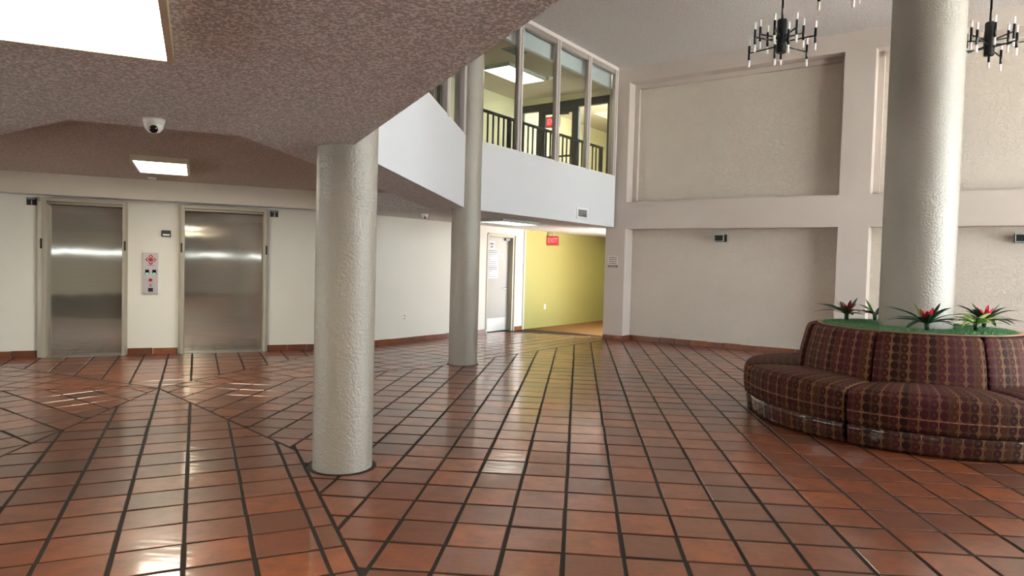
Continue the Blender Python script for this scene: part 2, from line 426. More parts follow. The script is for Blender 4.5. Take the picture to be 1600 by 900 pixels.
# ---- back wall running to the hall, with the service door opening
def bbox(mb, w0, w1, d0, d1, z0, z1, mi=0):
    c = B2((w0+w1)/2, (d0+d1)/2); mb.box((c[0], c[1], (z0+z1)/2), (w1-w0, d1-d0, z1-z0), A_B, mi)
wb = MB()
bbox(wb, 8.3, 12.42, 9.55, 9.9, 0, ZF2); bbox(wb, 13.52, 13.87, 9.55, 9.9, 0, ZF2); bbox(wb, 12.42, 13.52, 9.55, 9.9, 2.27, ZF2)
bbox(wb, 12.42, 13.52, 9.85, 9.9, 0, 2.27)
o = wb.build('wall_back', M['cream']); tag(o, 'cream wall between the elevators and the side hall', 'wall', kind='structure')
wh = MB()
bbox(wh, 13.87, 24, 9.58, 9.9, 0, ZF2); bbox(wh, 23.8, 24, 7.0, 9.9, 0, ZF2); bbox(wh, 15.9, 24, 6.9, 7.14, 0, ZF2)
o = wh.build('wall_hall', M['hall']); tag(o, 'yellow stucco walls of the side hall', 'wall', kind='structure')
wu = MB()
bbox(wu, 8.3, 24, 9.55, 9.9, ZF2, ZU); bbox(wu, 23.8, 24, 6.9, 9.9, ZF2, ZU); bbox(wu, 15.9, 24, 6.9, 7.14, ZF2, ZU)
o = wu.build('wall_upper', M['upper']); tag(o, 'pale yellow walls of the upper corridor', 'wall', kind='structure')
tr = MB(); bbox(tr, 13.85, 13.93, 9.53, 9.56, 0, ZC)
o = tr.build('trim_1', M['doorframe']); tag(o, 'grey corner bead between the cream wall and the yellow hall wall', 'trim', kind='structure')
hb = MB(); bbox(hb, 13.95, 23.8, 9.555, 9.58, .006, .11)
o = hb.build('baseboard_hall', M['hall']); tag(o, 'painted yellow baseboard along the hall carpet', 'baseboard', kind='structure')

# ---- right wall: recessed panels between pilasters and beams
wr = MB()
def rbox(mb, a0, a1, d0, d1, z0, z1, mi=0):
    c = P2((a0+a1)/2, (d0+d1)/2); mb.box((c[0], c[1], (z0+z1)/2), (a1-a0, d1-d0, z1-z0), A_R, mi)
AL = -7.14
rbox(wr, AL+.02, 7.0, 13.86, 14.05, 0, ZT)
for a0, a1 in ((AL, -6.67), (-2.48, -1.98), (2.21, 2.71), (6.4, 7.0)): rbox(wr, a0, a1, 13.5, 13.9, 0, ZT, 1)
for z0, z1 in ((2.41, 2.98), (5.52, ZT)):
    for a0, a1 in ((-6.67, -2.48), (-1.98, 2.21), (2.71, 6.4)): rbox(wr, a0, a1, 13.5, 13.9, z0, z1, 1)
for a0, a1 in ((-6.67, -2.48), (-1.98, 2.21), (2.71, 6.4)):     # thin inner frame of the upper panels
    for w0, w1, z0, z1 in ((a0, a0+.1, 2.98, 5.52), (a1-.1, a1, 2.98, 5.52), (a0, a1, 2.98, 3.03), (a0, a1, 5.43, 5.52)): rbox(wr, w0, w1, 13.78, 13.9, z0, z1, 1)
o = wr.build('wall_right', [M['stone'], M['stone_flat']]); tag(o, 'greige stucco wall of recessed panels between flat pilasters', 'wall', kind='structure')

# ---- terracotta baseboards
def base_run(mb, frame, a0, a1, d, t=.02, h=.1, L=.335):
    n = max(1, round((a1-a0)/L)); s = (a1-a0)/n
    for i in range(n):
        b0, b1 = a0+i*s+.004, a0+(i+1)*s-.004
        frame(mb, b0, b1, d-t, d+.01, 0, h+random.uniform(-.004, .004))
def run_side(mb, a, d0, d1, s, h=.1): rbox(mb, min(a, a+s*.02), max(a, a+s*.02), d0, d1, 0, h)
bl = MB()
for w0, w1 in ((-8.9, EL[0][2]), (EL[0][3], EL[1][2]), (EL[1][3], 2.42)): base_run(bl, ebox, w0, w1, 12.45)
o = bl.build('baseboard_left', M['tile'], bevel=.003); tag(o, 'terracotta tile baseboard of the elevator wall', 'baseboard', kind='structure')
bb = MB(); base_run(bb, bbox, 8.4, 12.4, 9.55); base_run(bb, bbox, 13.54, 13.85, 9.55)
o = bb.build('baseboard_back', M['tile'], bevel=.003); tag(o, 'terracotta tile baseboard of the back wall', 'baseboard', kind='structure')
br = MB()
for a0, a1 in ((AL, -6.67), (-2.48, -1.98), (2.21, 2.71)): base_run(br, rbox, a0, a1, 13.5, h=.11, L=.25)
for a0, a1 in ((-6.65, -2.5), (-1.96, 2.19), (2.73, 6.4)): base_run(br, rbox, a0, a1, 13.86, h=.11)
for a, s in ((-6.67, 1), (-2.48, -1), (-1.98, 1), (2.21, -1)): run_side(br, a, 13.5, 13.86, s, .11)
o = br.build('baseboard_right', M['tile'], bevel=.003); tag(o, 'terracotta tile baseboard of the panelled wall', 'baseboard', kind='structure')

# ---- lower ceiling with the coffer in front of the elevators
def isect(n1, d1, n2, d2):
    det = n1[0]*n2[1]-n1[1]*n2[0]
    return ((d1*n2[1]-d2*n1[1])/det, (n1[0]*d2-n2[0]*d1)/det)
def nd(deg): return (cos(radians(deg)), sin(radians(deg)))
def off(deg, r): n = nd(deg); return OX*n[0]+OY*n[1]+r
sides = [(0, 2.60), (60, 4.03), (120, 2.86), (180, 4.03), (240, 2.32), (300, 4.03)]
cof = []
for i in range(6):
    a, ra = sides[i]; b, rb = sides[(i+1) % 6]; cof.append(isect(nd(a), off(a, ra), nd(b), off(b, rb)))
slab = [A0, A1, A2, HC, P2(AL, 14.05), B2(24, 7.0), B2(24, 9.9), B2(8.2, 9.9), E2(2.4, 12.75), E2(-9, 12.75), (-14.2, 6.6), (-14.2, -7), (3.6, -7)]
cl = MB()
bm = bmesh.new()
def ring(pts, z):
    vs = [bm.verts.new((p[0], p[1], z)) for p in pts]; return [bm.edges.new((vs[i], vs[(i+1) % len(vs)])) for i in range(len(vs))]
es = ring(slab[::-1], ZC)+ring(cof, ZC)
bmesh.ops.triangle_fill(bm, edges=es, use_beauty=True, use_dissolve=False)
for f in bm.faces: cl.poly([v.co.copy() for v in f.verts])
bm.free()
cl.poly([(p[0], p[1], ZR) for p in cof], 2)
for i in range(6):
    p, q = cof[i], cof[(i+1) % 6]
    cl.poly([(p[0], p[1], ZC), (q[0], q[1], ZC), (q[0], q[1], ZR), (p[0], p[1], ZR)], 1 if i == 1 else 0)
o = cl.build('ceiling', [M['ceil'], M['soffit'], M['coffer']]); tag(o, 'low popcorn ceiling with a hexagonal recess before the elevators', 'ceiling', kind='structure')
f2 = MB(); f2.prism([far(A0, 150, .15), far(A1, 165, .16), far(A2, 165, .16), far(HC, 150, .15)]+slab[4:], ZF2-.1, ZF2)
o = f2.build('floor_upper', M['carpet']); tag(o, 'floor of the upper corridor behind the balcony windows', 'floor', kind='structure')
cu = MB(); cu.prism([far(A0, 150, .2), far(A1, 165, .2), far(A2, 165, .2), far(HC, 150, .2), P2(AL, 14.05), B2(24, 7.0), B2(24, 9.9), B2(8.2, 9.9), E2(2.4, 12.75), E2(-9, 12.75), (-14.2, 6.6), (-14.2, -7), (3.6, -7)], ZU, ZU+.1)
o = cu.build('ceiling_upper', M['upper_ceil']); tag(o, 'cream ceiling of the upper corridor behind the windows', 'ceiling', kind='structure')
ca = MB(); ca.prism([A0, (6.4, -6.5), P2(7.2, 0), P2(7.2, 14.1), P2(AL-.3, 14.1), far(HC, 150, .5), far(A2, 165, .5), far(A1, 165, .5)], ZT, ZT+.15)
o = ca.build('ceiling_atrium', M['ceil_hi']); tag(o, 'high popcorn ceiling over the two-storey atrium', 'ceiling', kind='structure')

# ---- balcony fascia (three straight runs) and the windows above it
runs = [(A0, A1), (A1, A2), (A2, HC)]
def run_frame(p, q):
    dx, dy = q[0]-p[0], q[1]-p[1]; L = hypot(dx, dy); a = atan2(dy, dx); return L, a, (-dy/L, dx/L)   # normal: to the inside (left of p->q)
def run_box(mb, p, q, s0, s1, t0, t1, z0, z1, mi=0):
    L, a, n = run_frame(p, q); ux, uy = cos(a), sin(a); s, t = (s0+s1)/2, (t0+t1)/2
    mb.box((p[0]+ux*s+n[0]*t, p[1]+uy*s+n[1]*t, (z0+z1)/2), (s1-s0, t1-t0, z1-z0), a, mi)
fa = MB(); bk = MB()
for i, (p, q) in enumerate(runs):
    L = run_frame(p, q)[0]
    run_box(fa, p, q, 0, L, 0, .14, ZC+.004, ZS)
    run_box(bk, p, q, 0, L, .16, .24, ZU-.02, ZT)
o = fa.build('wall_balcony', M['white']); tag(o, 'smooth white balcony fascia wrapping the upper floor', 'wall', kind='structure')
o = bk.build('wall_bulkhead', M['bulk']); tag(o, 'pale blue-grey bulkhead behind the top of the balcony windows', 'wall', kind='structure')
def window(name, p, q, muls, label):
    root = empty(name, (p[0], p[1], ZS)); tag(root, label, 'window', kind='structure')
    inv = Matrix.Translation((-p[0], -p[1], -ZS))
    def fin(mb, nm, mat):
        mb.v = [tuple(inv @ Vector(v)) for v in mb.v]; return mb.build(nm, mat, root)
    L = run_frame(p, q)[0]
    fr = MB(); run_box(fr, p, q, 0, L, -.005, .06, ZT-.06, ZT, 0); run_box(fr, p, q, 0, L, .01, .09, ZT-.16, ZT-.06, 1); run_box(fr, p, q, 0, L, -.012, .0, ZT-.075, ZT-.05, 0)
    run_box(fr, p, q, 0, L, 0, .1, ZS, ZS+.02, 0)
    fin(fr, 'frame', [M['mull_white'], M['mull']])
    for s in muls:
        m = MB(); run_box(m, p, q, s-.06, s+.05, .0, .07, ZS, ZT-.06, 0); run_box(m, p, q, s+.035, s+.065, -.012, .06, ZS, ZT-.06, 1); run_box(m, p, q, s-.03, s-.015, -.006, .0, ZS, ZT-.06, 1)
        fin(m, 'mullion', [M['mull'], M['mull_white']])
    bounds = [0]+list(muls)+[L]
    for b0, b1 in zip(bounds, bounds[1:]):
        if b1-b0 < .1: continue
        g = MB(); run_box(g, p, q, b0+.04, b1-.06, .05, .058, ZS+.01, ZT-.1); fin(g, 'pane', M['glass'])
L3 = run_frame(A2, HC)[0]
window('window_1', A1, A2, [.08, 1.4, 2.6, 3.92, 5.22, 5.5], 'upper balcony window facing the atrium on the left of the far column')
window('window_2', A2, HC, [.10, 1.38, 2.60, 3.78, L3-.08], 'upper balcony window of tall panes over the white fascia')
window('window_3', A0, A1, [.08]+[1.31*k for k in range(1, 9)]+[11.9], 'upper balcony window above the camera side of the atrium')

# ---- railing behind the window glass
def railing(name, p, q, t, s0, s1, posts, label, pitch=.152):
    L, a, n = run_frame(p, q); b = (p[0]+n[0]*t+cos(a)*s0, p[1]+n[1]*t+sin(a)*s0)
    root = empty(name, (b[0], b[1], ZF2), a); tag(root, label, 'railing', 'railings behind the balcony windows')
    W = s1-s0
    m = MB(); m.box((W/2, 0, 1.05), (W, .05, .045)); m.build('top_rail', M['rail'], root, bevel=.004)
    m = MB(); m.box((W/2, 0, .10), (W, .035, .03)); m.build('bottom_rail', M['rail'], root)
    for x in posts:
        m = MB(); m.box((x-s0, 0, .52), (.06, .06, 1.04)); m.build('post', M['rail'], root)
    k = pitch/2
    while k < W:
        if all(abs(k-(x-s0)) > .05 for x in posts):
            m = MB(); m.box((k, 0, .56), (.024, .024, .94)); m.build('baluster', M['rail'], root)
        k += pitch
railing('railing', A2, HC, .30, .35, L3-.05, [.38, 1.5, 3.08, L3-.12], 'black metal railing behind the four tall panes over the fascia')
railing('railing', A1, A2, .30, 2.6, 5.2, [2.65, 5.15], 'black metal railing behind the window left of the far column')

# ---- outer shell behind the camera, glazed entrance wall and ground outside
sh = MB()
sh.box((-5.3, -7.1, 3.60), (18.4, .2, 3.90)); sh.box((-5.3, -7.1, .795), (18, .2, 1.59)); sh.box((3.2, -7.1, ZC/2), (1.2, .2, ZC)); sh.box((-13.6, -7.1, ZC/2), (1.4, .2, ZC)); sh.box((-14.2, 0, 3.28), (.2, 14.4, 4.54)); sh.box((-14.2, 0, .03), (.2, 14.4, .06)); sh.box((-14.2, 7, ZU/2), (.2, .6, ZU)); sh.box((-13.6, 6.9, ZU/2), (1.6, .3, ZU)); sh.box((-14.2, -7, ZC/2+.5), (.2, .4, ZC+1))
o = sh.build('wall_rear', M['cream']); tag(o, 'plain cream walls closing the lobby behind the camera', 'wall', kind='structure')
sg = MB(); rbox(sg, 6.5, 6.7, -4.2, 5.6, 0, 1.59); rbox(sg, 6.5, 6.7, -4.2, 5.6, 1.65, ZT); rbox(sg, 6.5, 6.7, 4.2, 5.6, 1.5, 1.7); rbox(sg, 6.5, 6.7, 5.6, 13.9, 5.4, ZT)
o = sg.build('wall_entrance', M['stone_flat']); tag(o, 'greige wall around the entrance glazing right of the picture', 'wall', kind='structure')
ent = empty('window_4', (*P2(6.6, 9.6), 0), A_R); tag(ent, 'tall entrance glazing right of the picture, letting in daylight', 'window', kind='structure')
for k in range(6):
    m = MB(); m.box((0, -3.95+k*7.9/5, 2.7), (.12, .06, 5.4)); m.build('mullion', M['bronze'], ent)
m = MB()
for z in (.05, 2.45, 5.36): m.box((0, 0, z), (.12, 8.0, .08))
m.build('frame', M['bronze'], ent)
m = MB(); m.box((0, 0, 2.7), (.008, 7.9, 5.3)); m.build('pane', M['glass'], ent)
rg = empty('added_window_5', (-5.15, -7.1, 0)); tag(rg, 'long ribbon window added at eye height behind the camera for the elevator door streak', 'window', kind='structure')  # invented slot, put in for the bright streak on the elevator doors
for k in range(11):
    m = MB(); m.box((-7.75+k*1.55, 0, 1.62), (.06, .12, .12)); m.build('mullion', M['bronze'], rg)
m = MB(); m.box((0, 0, 1.62), (15.5, .008, .12)); m.build('pane', M['glass'], rg)
lg = empty('added_window_6', (-14.2, -.05, 0)); tag(lg, 'unseen low strip window added far left to brighten the low ceiling', 'window', kind='structure')  # added opening, lifts the low ceiling with light off the paving
for k in range(9):
    m = MB(); m.box((0, -6.7+k*1.67, .53), (.12, .06, .94)); m.build('mullion', M['bronze'], lg)
m = MB(); m.box((0, 0, .53), (.008, 13.4, .94)); m.build('pane', M['glass'], lg)
eg = empty('added_window_7', (*P2(6.6, 0), 0), A_R); tag(eg, 'ribbon window added at eye height right of the camera for the elevator door streak', 'window', kind='structure')  # carries the added slot on, for the right elevator's streak
m = MB(); m.box((0, 0, 1.62), (.008, 8.2, .12)); m.build('pane', M['glass'], eg)
for k in range(6):
    m = MB(); m.box((0, -4.1+k*1.64, 1.62), (.12, .06, .12)); m.build('mullion', M['bronze'], eg)
gm = MB(); gm.prism([(-60, -60), (60, -60), (60, 60), (-60, 60)], -.32, -.22)
o = gm.build('ground_outside', plain('pale_paving_outside', lin(205, 202, 196), .9)); tag(o, 'pale paving outside the entrance glazing', 'paving', kind='structure')

# ------------------------------------------------------------------ columns
def column(name, x, y, r, z1, label):
    root = MB(); root.lathe([(.001, 0), (r, 0), (r, z1), (.001, z1)], 72, (0, 0, 0))
    # keep sharp rims
    o = root.build(name, M['column']); o.location = (x, y, 0)
    for p in o.data.polygons:
        if abs(p.normal.z) > .5: p.use_smooth = False
    e = o.modifiers.new('edge', 'EDGE_SPLIT'); e.split_angle = radians(50)
    tag(o, label, 'column', kind='structure'); return o
column('column_near', A1[0], A1[1], .227, ZT, 'round grey column nearest the camera, under the low ceiling edge')
column('column_far', A2[0], A2[1], .226, ZT, 'round grey column farther back, at the corner of the white fascia')
CX, CY = 3.66, 7.90
column('column_planter', CX, CY, .354, ZT, 'thick round grey column rising out of the planter in the round banquette')
for nm, c, r, lb in (('trim_2', A1, .26, 'near'), ('trim_3', A2, .25, 'far')):
    m = MB(); m.lathe([(r-.05, .0), (r, .0), (r, .004), (r-.05, .004)], 40); o = m.build(nm, M['grout']); o.location = (c[0], c[1], 0)
    tag(o, 'dark grout ring at the foot of the '+lb+' grey column', 'grout', kind='structure')

# ------------------------------------------------------------------ elevators
for i, (wi0, wi1, wo0, wo1) in enumerate(EL):
    wm = (wi0+wi1)/2; root = empty('door_%d' % (i+1), (*E2(wm, 12.45), 0), A_E)
    tag(root, ['stainless elevator door left of the call panel, under the number 1', 'stainless elevator door right of the call panel, beside the number 2'][i], 'elevator door', 'elevator doors', kind='structure')
    W = wi1-wi0
    m = MB(); x0, x1 = -W/2-.02, W/2+.02; y = .10
    m.poly([(x0, y, .005), (x1, y, .005), (x1, y, 2.36), (x0, y, 2.36)], 0, [(0, 0), (W, 0), (W, 2.3), (0, 2.3)])
    m.poly([(x0, y+.04, .005), (x0, y+.04, 2.36), (x1, y+.04, 2.36), (x1, y+.04, .005)], 0, [(0, 0), (0, 2.3), (W, 2.3), (W, 0)])
    m.build('door_panel', M['steel'], root)
    for sx, wo, wi in ((-1, wo0-wm, wi0-wm), (1, wo1-wm, wi1-wm)):
        m = MB(); a, b = min(wo, wi), max(wo, wi)
        xi = wi; xo = wo; xm = wo+(wi-wo)*.5
        m.prism([(xo, 0), (xo, -.06), (xm, -.12), (xi, -.12), (xi, .1), (xo, .1)] if sx < 0 else [(xo, 0), (xo, .1), (xi, .1), (xi, -.12), (xm, -.12), (xo, -.06)], 0.0, 2.41)
        j = m.build('jamb', M['jamb'], root, bevel=.006)
        m = MB(); m.box((xm, -.118, 1.72), (.028, .012, .15)); m.build('hall_lantern', M['blackpl'], j)
    m = MB(); m.box(((wo0+wo1)/2-wm, -.01, 2.385), (wo1-wo0-.02, .2, .06)); m.box(((wi0+wi1)/2-wm, -.04, 2.335), (W, .1, .03)); m.build('header', M['jamb'], root, bevel=.006)
    m = MB(); m.box((0, .03, .0), (W, .16, .012)); m.build('sill', M['kick'], root)

def wallframe(P, ang): return Matrix.Translation(P) @ Matrix.Rotation(ang, 4, 'Z')
def numsign(w, z, txt, label):
    root = empty('number_sign', (*E2(w, 12.45), z), A_E); tag(root, label, 'sign', 'elevator number signs')
    m = MB(); m.box((0, -.008, 0), (.125, .016, .11)); m.build('plate', M['blackpl'], root)
    m = MB(); text_mb(m, txt, .09, Matrix.Translation((0, -.017, -.018)) @ UPRIGHT)
    for k in range(6): m.box((-.042+k*.017, -.017, .038), (.012, .003, .013))
    m.build('lettering', M['paper'], root)
numsign(-2.255, 2.345, '1', 'small black sign with the number 1 above the left elevator')
numsign(1.195, 2.345, '2', 'small black sign with the number 2 above the right elevator')

cpn = empty('call_panel', (*E2(-.665, 12.45), 1.30), A_E); tag(cpn, 'tall steel elevator call panel with a red emblem between the doors', 'call panel')
m = MB(); m.box((0, -.02, 0), (.225, .04, .66)); m.build('plate', M['panelsteel'], cpn, bevel=.004)
m = MB()
for dx, dz in ((0, .05), (0, -.05), (-.045, 0), (.045, 0)):
    m.box((dx, -.043, .215+dz), (.05, .006, .05), tilt=Matrix.Rotation(pi/4, 3, 'Y'))
m.box((0, -.044, .215), (.05, .008, .05), tilt=Matrix.Rotation(pi/4, 3, 'Y'))
em = m.build('emblem', M['red'], cpn)
for dx, dz in ((0, .05), (-.045, 0), (.045, 0), (0, -.045)):
    m = MB(); m.box((dx, -.048, .215+dz), (.016, .004, .022)); m.build('emblem_figure', M['plastic_w'], em)
m = MB(); m.box((0, -.042, .125), (.1, .004, .006)); m.build('caption_line', M['grille'], cpn)
for sx in (-1, 1):
    m = MB(); m.box((sx*.05, -.042, .02), (.055, .006, .07)); d = m.build('display', M['darkglass'], cpn)
    m = MB(); m.box((sx*.05, -.045, -.003), (.04, .003, .022)); m.build('lit_digit', M['green_lit'], d)
m = MB(); m.tube((0, -.04, -.105), (0, -.058, -.105), .026, 20); m.build('call_button', M['red'], cpn)
m = MB(); m.tube((0, -.04, -.19), (0, -.052, -.19), .02, 20); m.build('key_switch', M['chrome'], cpn)
m = MB(); m.box((0, -.042, -.265), (.07, .006, .06)); m.build('phone_grille', M['blackpl'], cpn)
dv = empty('wall_indicator', (*E2(-.448, 12.45), 1.94), A_E); tag(dv, 'small black box with a white strip on the wall above the call panel', 'indicator')
m = MB(); m.box((0, -.03, 0), (.135, .06, .10)); m.build('case', M['blackpl'], dv, bevel=.006)
m = MB(); m.box((.0, -.061, -.022), (.10, .006, .025)); m.build('label_strip', M['plastic_w'], dv)

# ------------------------------------------------------------------ service door
d3 = empty('door_3', (*B2(12.97, 9.55), 0), A_B); tag(d3, 'grey service door covered with notices at the end of the cream wall', 'door', kind='structure')
m = MB(); m.box((-.04, .145, 1.13), (.94, .045, 2.22)); lf = m.build('leaf', M['doorgrey'], d3)
m = MB()
for x in (-.53, .47): m.box((x, .10, 1.13), (.06, .2, 2.26))
m.box((-.03, .10, 2.24), (.98, .2, .06)); m.box((.53, -.005, 1.13), (.045, .03, 2.27)); m.box((-.56, -.005, 1.13), (.03, .02, 2.27)); m.box((0, -.005, 2.275), (1.1, .03, .03))
m.build('frame', M['doorframe'], d3)
m = MB(); m.box((-.06, .118, .17), (.86, .006, .30)); m.build('kick_plate', M['kick'], lf)
m = MB(); m.tube((.30, .12, 1.02), (.30, .06, 1.02), .012); m.box((.24, .06, 1.02), (.13, .02, .02)); m.build('lever_handle', M['chrome'], lf)
m = MB(); m.box((.32, .09, 2.17), (.16, .06, .06)); m.build('closer', M['grille'], lf)
def notice(x, z, w, h, rows, label, group=None):
    root = empty('notice', tuple(d3.matrix_basis @ Vector((0,0,0))) if False else (*B2(12.97+x, 9.55+.121), z), A_B)
    tag(root, label, 'notice', group)
    m = MB(); m.box((0, 0, 0), (w, .004, h)); m.build('sheet', M['paper'], root)
    for zz, ww, th, xo in rows:
        m = MB(); x = -ww/2+xo
        while x < ww/2+xo-.012:                    # word-like dashes, too small to read in the photo
            l = min(random.uniform(.02, .055), ww/2+xo-x)
            m.box((x+l/2, -.003, zz), (l, .003, th)); x += l+.012
        m.build('text_line', M['ink'], root)
notice(-.23, 2.02, .21, .17, [(.03, .15, .045, 0), (-.04, .10, .04, 0)], 'small white notice with two bold lines, top of the grey door')
notice(-.23, 1.595, .52, .68, [(.30-.043*k, [.44, .46, .36, .2, .12, .16, .42, .3, .36, .42, .4, .22, .1, .14, .4][k], .013 if k not in (0, 1, 9, 10) else .02, [0, 0, 0, -.08, -.12, -.1, 0, 0, 0, 0, 0, -.06, -.12, -.1, 0][k]) for k in range(15)], 'large white printed notice filling the middle of the grey door')
notice(.16, 1.79, .19, .10, [(.02, .12, .012, 0), (-.02, .13, .012, 0)], 'smallest white label beside the large notice on the grey door')

# ------------------------------------------------------------------ EXIT signs, vents, outlets, small fittings
def exit_sign(loc, ang, label, stem):
    root = empty('exit_sign', loc, ang); tag(root, label, 'exit sign', 'lit red EXIT signs')
    m = MB(); m.box((0, 0, 0), (.34, .06, .235)); m.build('case', M['signcase'], root, bevel=.006)
    m = MB(); m.box((0, -.031, 0), (.30, .006, .185)); f = m.build('lit_face', M['exit_red'], root)
    m = MB(); text_mb(m, 'EXIT', .165, Matrix.Translation((0, -.036, 0)) @ UPRIGHT @ Matrix.Diagonal((.78, 1.05, 1, 1))); m.build('lettering', M['exit_txt'], f)
    m = MB(); m.box((0, 0, .1175+stem/2), (.03, .03, stem)); m.build('mount', M['lampgrey'], root)
e = B2(14.98, 9.42)
exit_sign((e[0], e[1], 2.215), A_R+radians(8), 'red lit EXIT sign hanging at the mouth of the yellow hall', .10)
e = P2(-8.29, 13.05)
exit_sign((e[0], e[1], 4.76), A_R, 'red lit EXIT sign seen through the upper balcony window', .57)

vg = empty('vent_grille', (A2[0]+.5*3.62, A2[1]+R3*3.62, 2.64), A_B); tag(vg, 'small louvred vent grille in the white balcony fascia', 'vent')
m = MB()
for a, b, c, d in ((-.20, 0, .05, .22), (.20, 0, .05, .22)): m.box((a, -.008, b), (c, .02, d))
for z in (-.09, .09): m.box((0, -.008, z), (.40, .02, .04))
m.build('frame', M['plastic_w'], vg)
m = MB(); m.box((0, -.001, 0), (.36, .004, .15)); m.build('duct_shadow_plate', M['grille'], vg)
m = MB()
for k in range(6): m.box((0, -.008, -.06+k*.024), (.36, .014, .006))
m.build('louvres', M['lampgrey'], vg)

def outlet(w, d, z, label):
    root = empty('outlet', (*B2(w, d), z), A_B); tag(root, label, 'outlet', 'white wall outlets')
    m = MB(); m.box((0, -.004, 0), (.075, .008, .12)); m.build('cover_plate', M['plastic_w'], root, bevel=.002)
    for s in (-1, 1):
        m = MB(); m.box((0, -.009, s*.028), (.03, .004, .034)); r = m.build('socket', M['doorgrey'], root)
        m = MB(); m.box((-.006, -.012, s*.028), (.003, .003, .012)); m.box((.006, -.012, s*.028), (.003, .003, .012)); m.build('slots', M['ink'], r)
outlet(9.80, 9.55, .50, 'white outlet low on the cream wall between the two columns')
outlet(14.92, 9.58, .52, 'white outlet low on the yellow hall wall under the EXIT sign')

ws = empty('wall_sign', (*P2(-6.94, 13.5), 1.71), A_R); tag(ws, 'small lettered plaque with a black bottom strip on the pilaster by the hall', 'sign')
m = MB(); m.box((0, -.006, .02), (.22, .012, .20)); m.build('plate', M['paper_grey'], ws)
m = MB(); m.box((0, -.008, -.105), (.225, .016, .045)); m.build('black_strip', M['blackpl'], ws)
for k in range(4):
    m = MB(); x = -.09
    while x < .085:
        l = random.uniform(.012, .04); m.box((x+l/2, -.013, .085-k*.042), (l, .003, .018)); x += l+.01
    m.build('text_line', M['ink'], ws)
m = MB(); x = -.09
while x < .085:
    l = random.uniform(.01, .03); m.box((x+l/2, -.017, -.105), (l, .003, .014)); x += l+.008
m.build('strip_lettering', M['paper'], ws)

def wall_pack(a, z, label):
    root = empty('wall_light', (*P2(a, 13.86), z), A_R); tag(root, label, 'wall light', 'black wall lights in the lower panels')
    m = MB(); m.box((0, -.01, 0), (.22, .02, .15)); m.build('back_plate', M['blackpl'], root)
    m = MB(); m.box((0, -.09, 0), (.19, .14, .13)); h = m.build('housing', M['blackpl'], root, bevel=.008)
    m = MB()
    for z_ in (-.062, .062): m.box((0, -.163, z_), (.19, .01, .014))
    for x_ in (-.09, .09): m.box((x_, -.163, 0), (.014, .01, .13))
    m.build('bezel', M['lampgrey'], h)
    m = MB(); m.box((0, -.161, 0), (.165, .006, .11)); m.build('lens', M['darkglass'], h)
wall_pack(-4.70, 2.225, 'small black wall light in the panel left of the thick column')
wall_pack(.20, 2.225, 'small black wall light at the right picture edge')

def dome_camera(loc, face, label):
    root = empty('security_camera', loc, face); tag(root, label, 'camera', 'white dome security cameras')
    m = MB(); m.lathe([(.001, 0), (.062, 0), (.062, -.02), (.055, -.035), (.001, -.035)], 32); m.build('base', M['plastic_w'], root)
    m = MB(); m.lathe([(.052, -.02), (.056, -.035), (.05, -.06), (.034, -.082), (.001, -.09)], 32); b = m.build('ball', M['plastic_w'], root)
    q = Vector((0, -1, -.55)).normalized(); c = Vector((0, 0, -.045))
    m = MB(); m.tube(c+q*.03, c+q*.054, .024, 24); l = m.build('lens_window', M['darkglass'], b)
    m = MB(); m.tube(c+q*.05, c+q*.058, .012, 16); m.build('lens', M['blackpl'], l)
dome_camera((-2.65, 4.09, ZC), radians(32), 'white dome security camera on the low ceiling, above and left of the nearer column')
dome_camera((-2.72, 12.0, ZC), radians(12), 'tiny white dome security camera under the ceiling between the two columns')

def detector(loc, label):
    root = empty('smoke_detector', loc); tag(root, label, 'smoke detector', 'ceiling smoke detectors')
    m = MB(); m.lathe([(.001, 0), (.06, 0), (.06, -.02), (.045, -.045), (.001, -.05)], 28); m.build('body', M['plastic_w'], root)
    m = MB(); m.lathe([(.044, -.034), (.054, -.034), (.054, -.028), (.044, -.028)], 28); m.build('sensor_slot', M['grille'], root)
sd = E2(-.62, 11.72)
detector((sd[0], sd[1], ZR), 'small smoke detector behind the light near the elevators')
detector((-.70, 14.35, ZU), 'small smoke detector beside the upper corridor light')

# ------------------------------------------------------------------ ceiling lights
def ceiling_light(c, ang, lx, ly, z, lamp, label, frame, h=.065, fr=.03):
    root = empty('ceiling_light', (c[0], c[1], z), ang); tag(root, label, 'ceiling light', 'flat ceiling lights')
    m = MB()
    for sx in (-1, 1): m.box((sx*(lx/2-fr/2), 0, -h/2), (fr, ly, h))
    for sy in (-1, 1): m.box((0, sy*(ly/2-fr/2), -h/2), (lx-2*fr, fr, h))
    m.box((0, 0, -.006), (lx-.01, ly-.01, .01))
    m.build('frame', frame, root)
    m = MB(); m.box((0, 0, -h+.012), (lx-2*fr, ly-2*fr, .012)); m.build('diffuser', lamp, root)
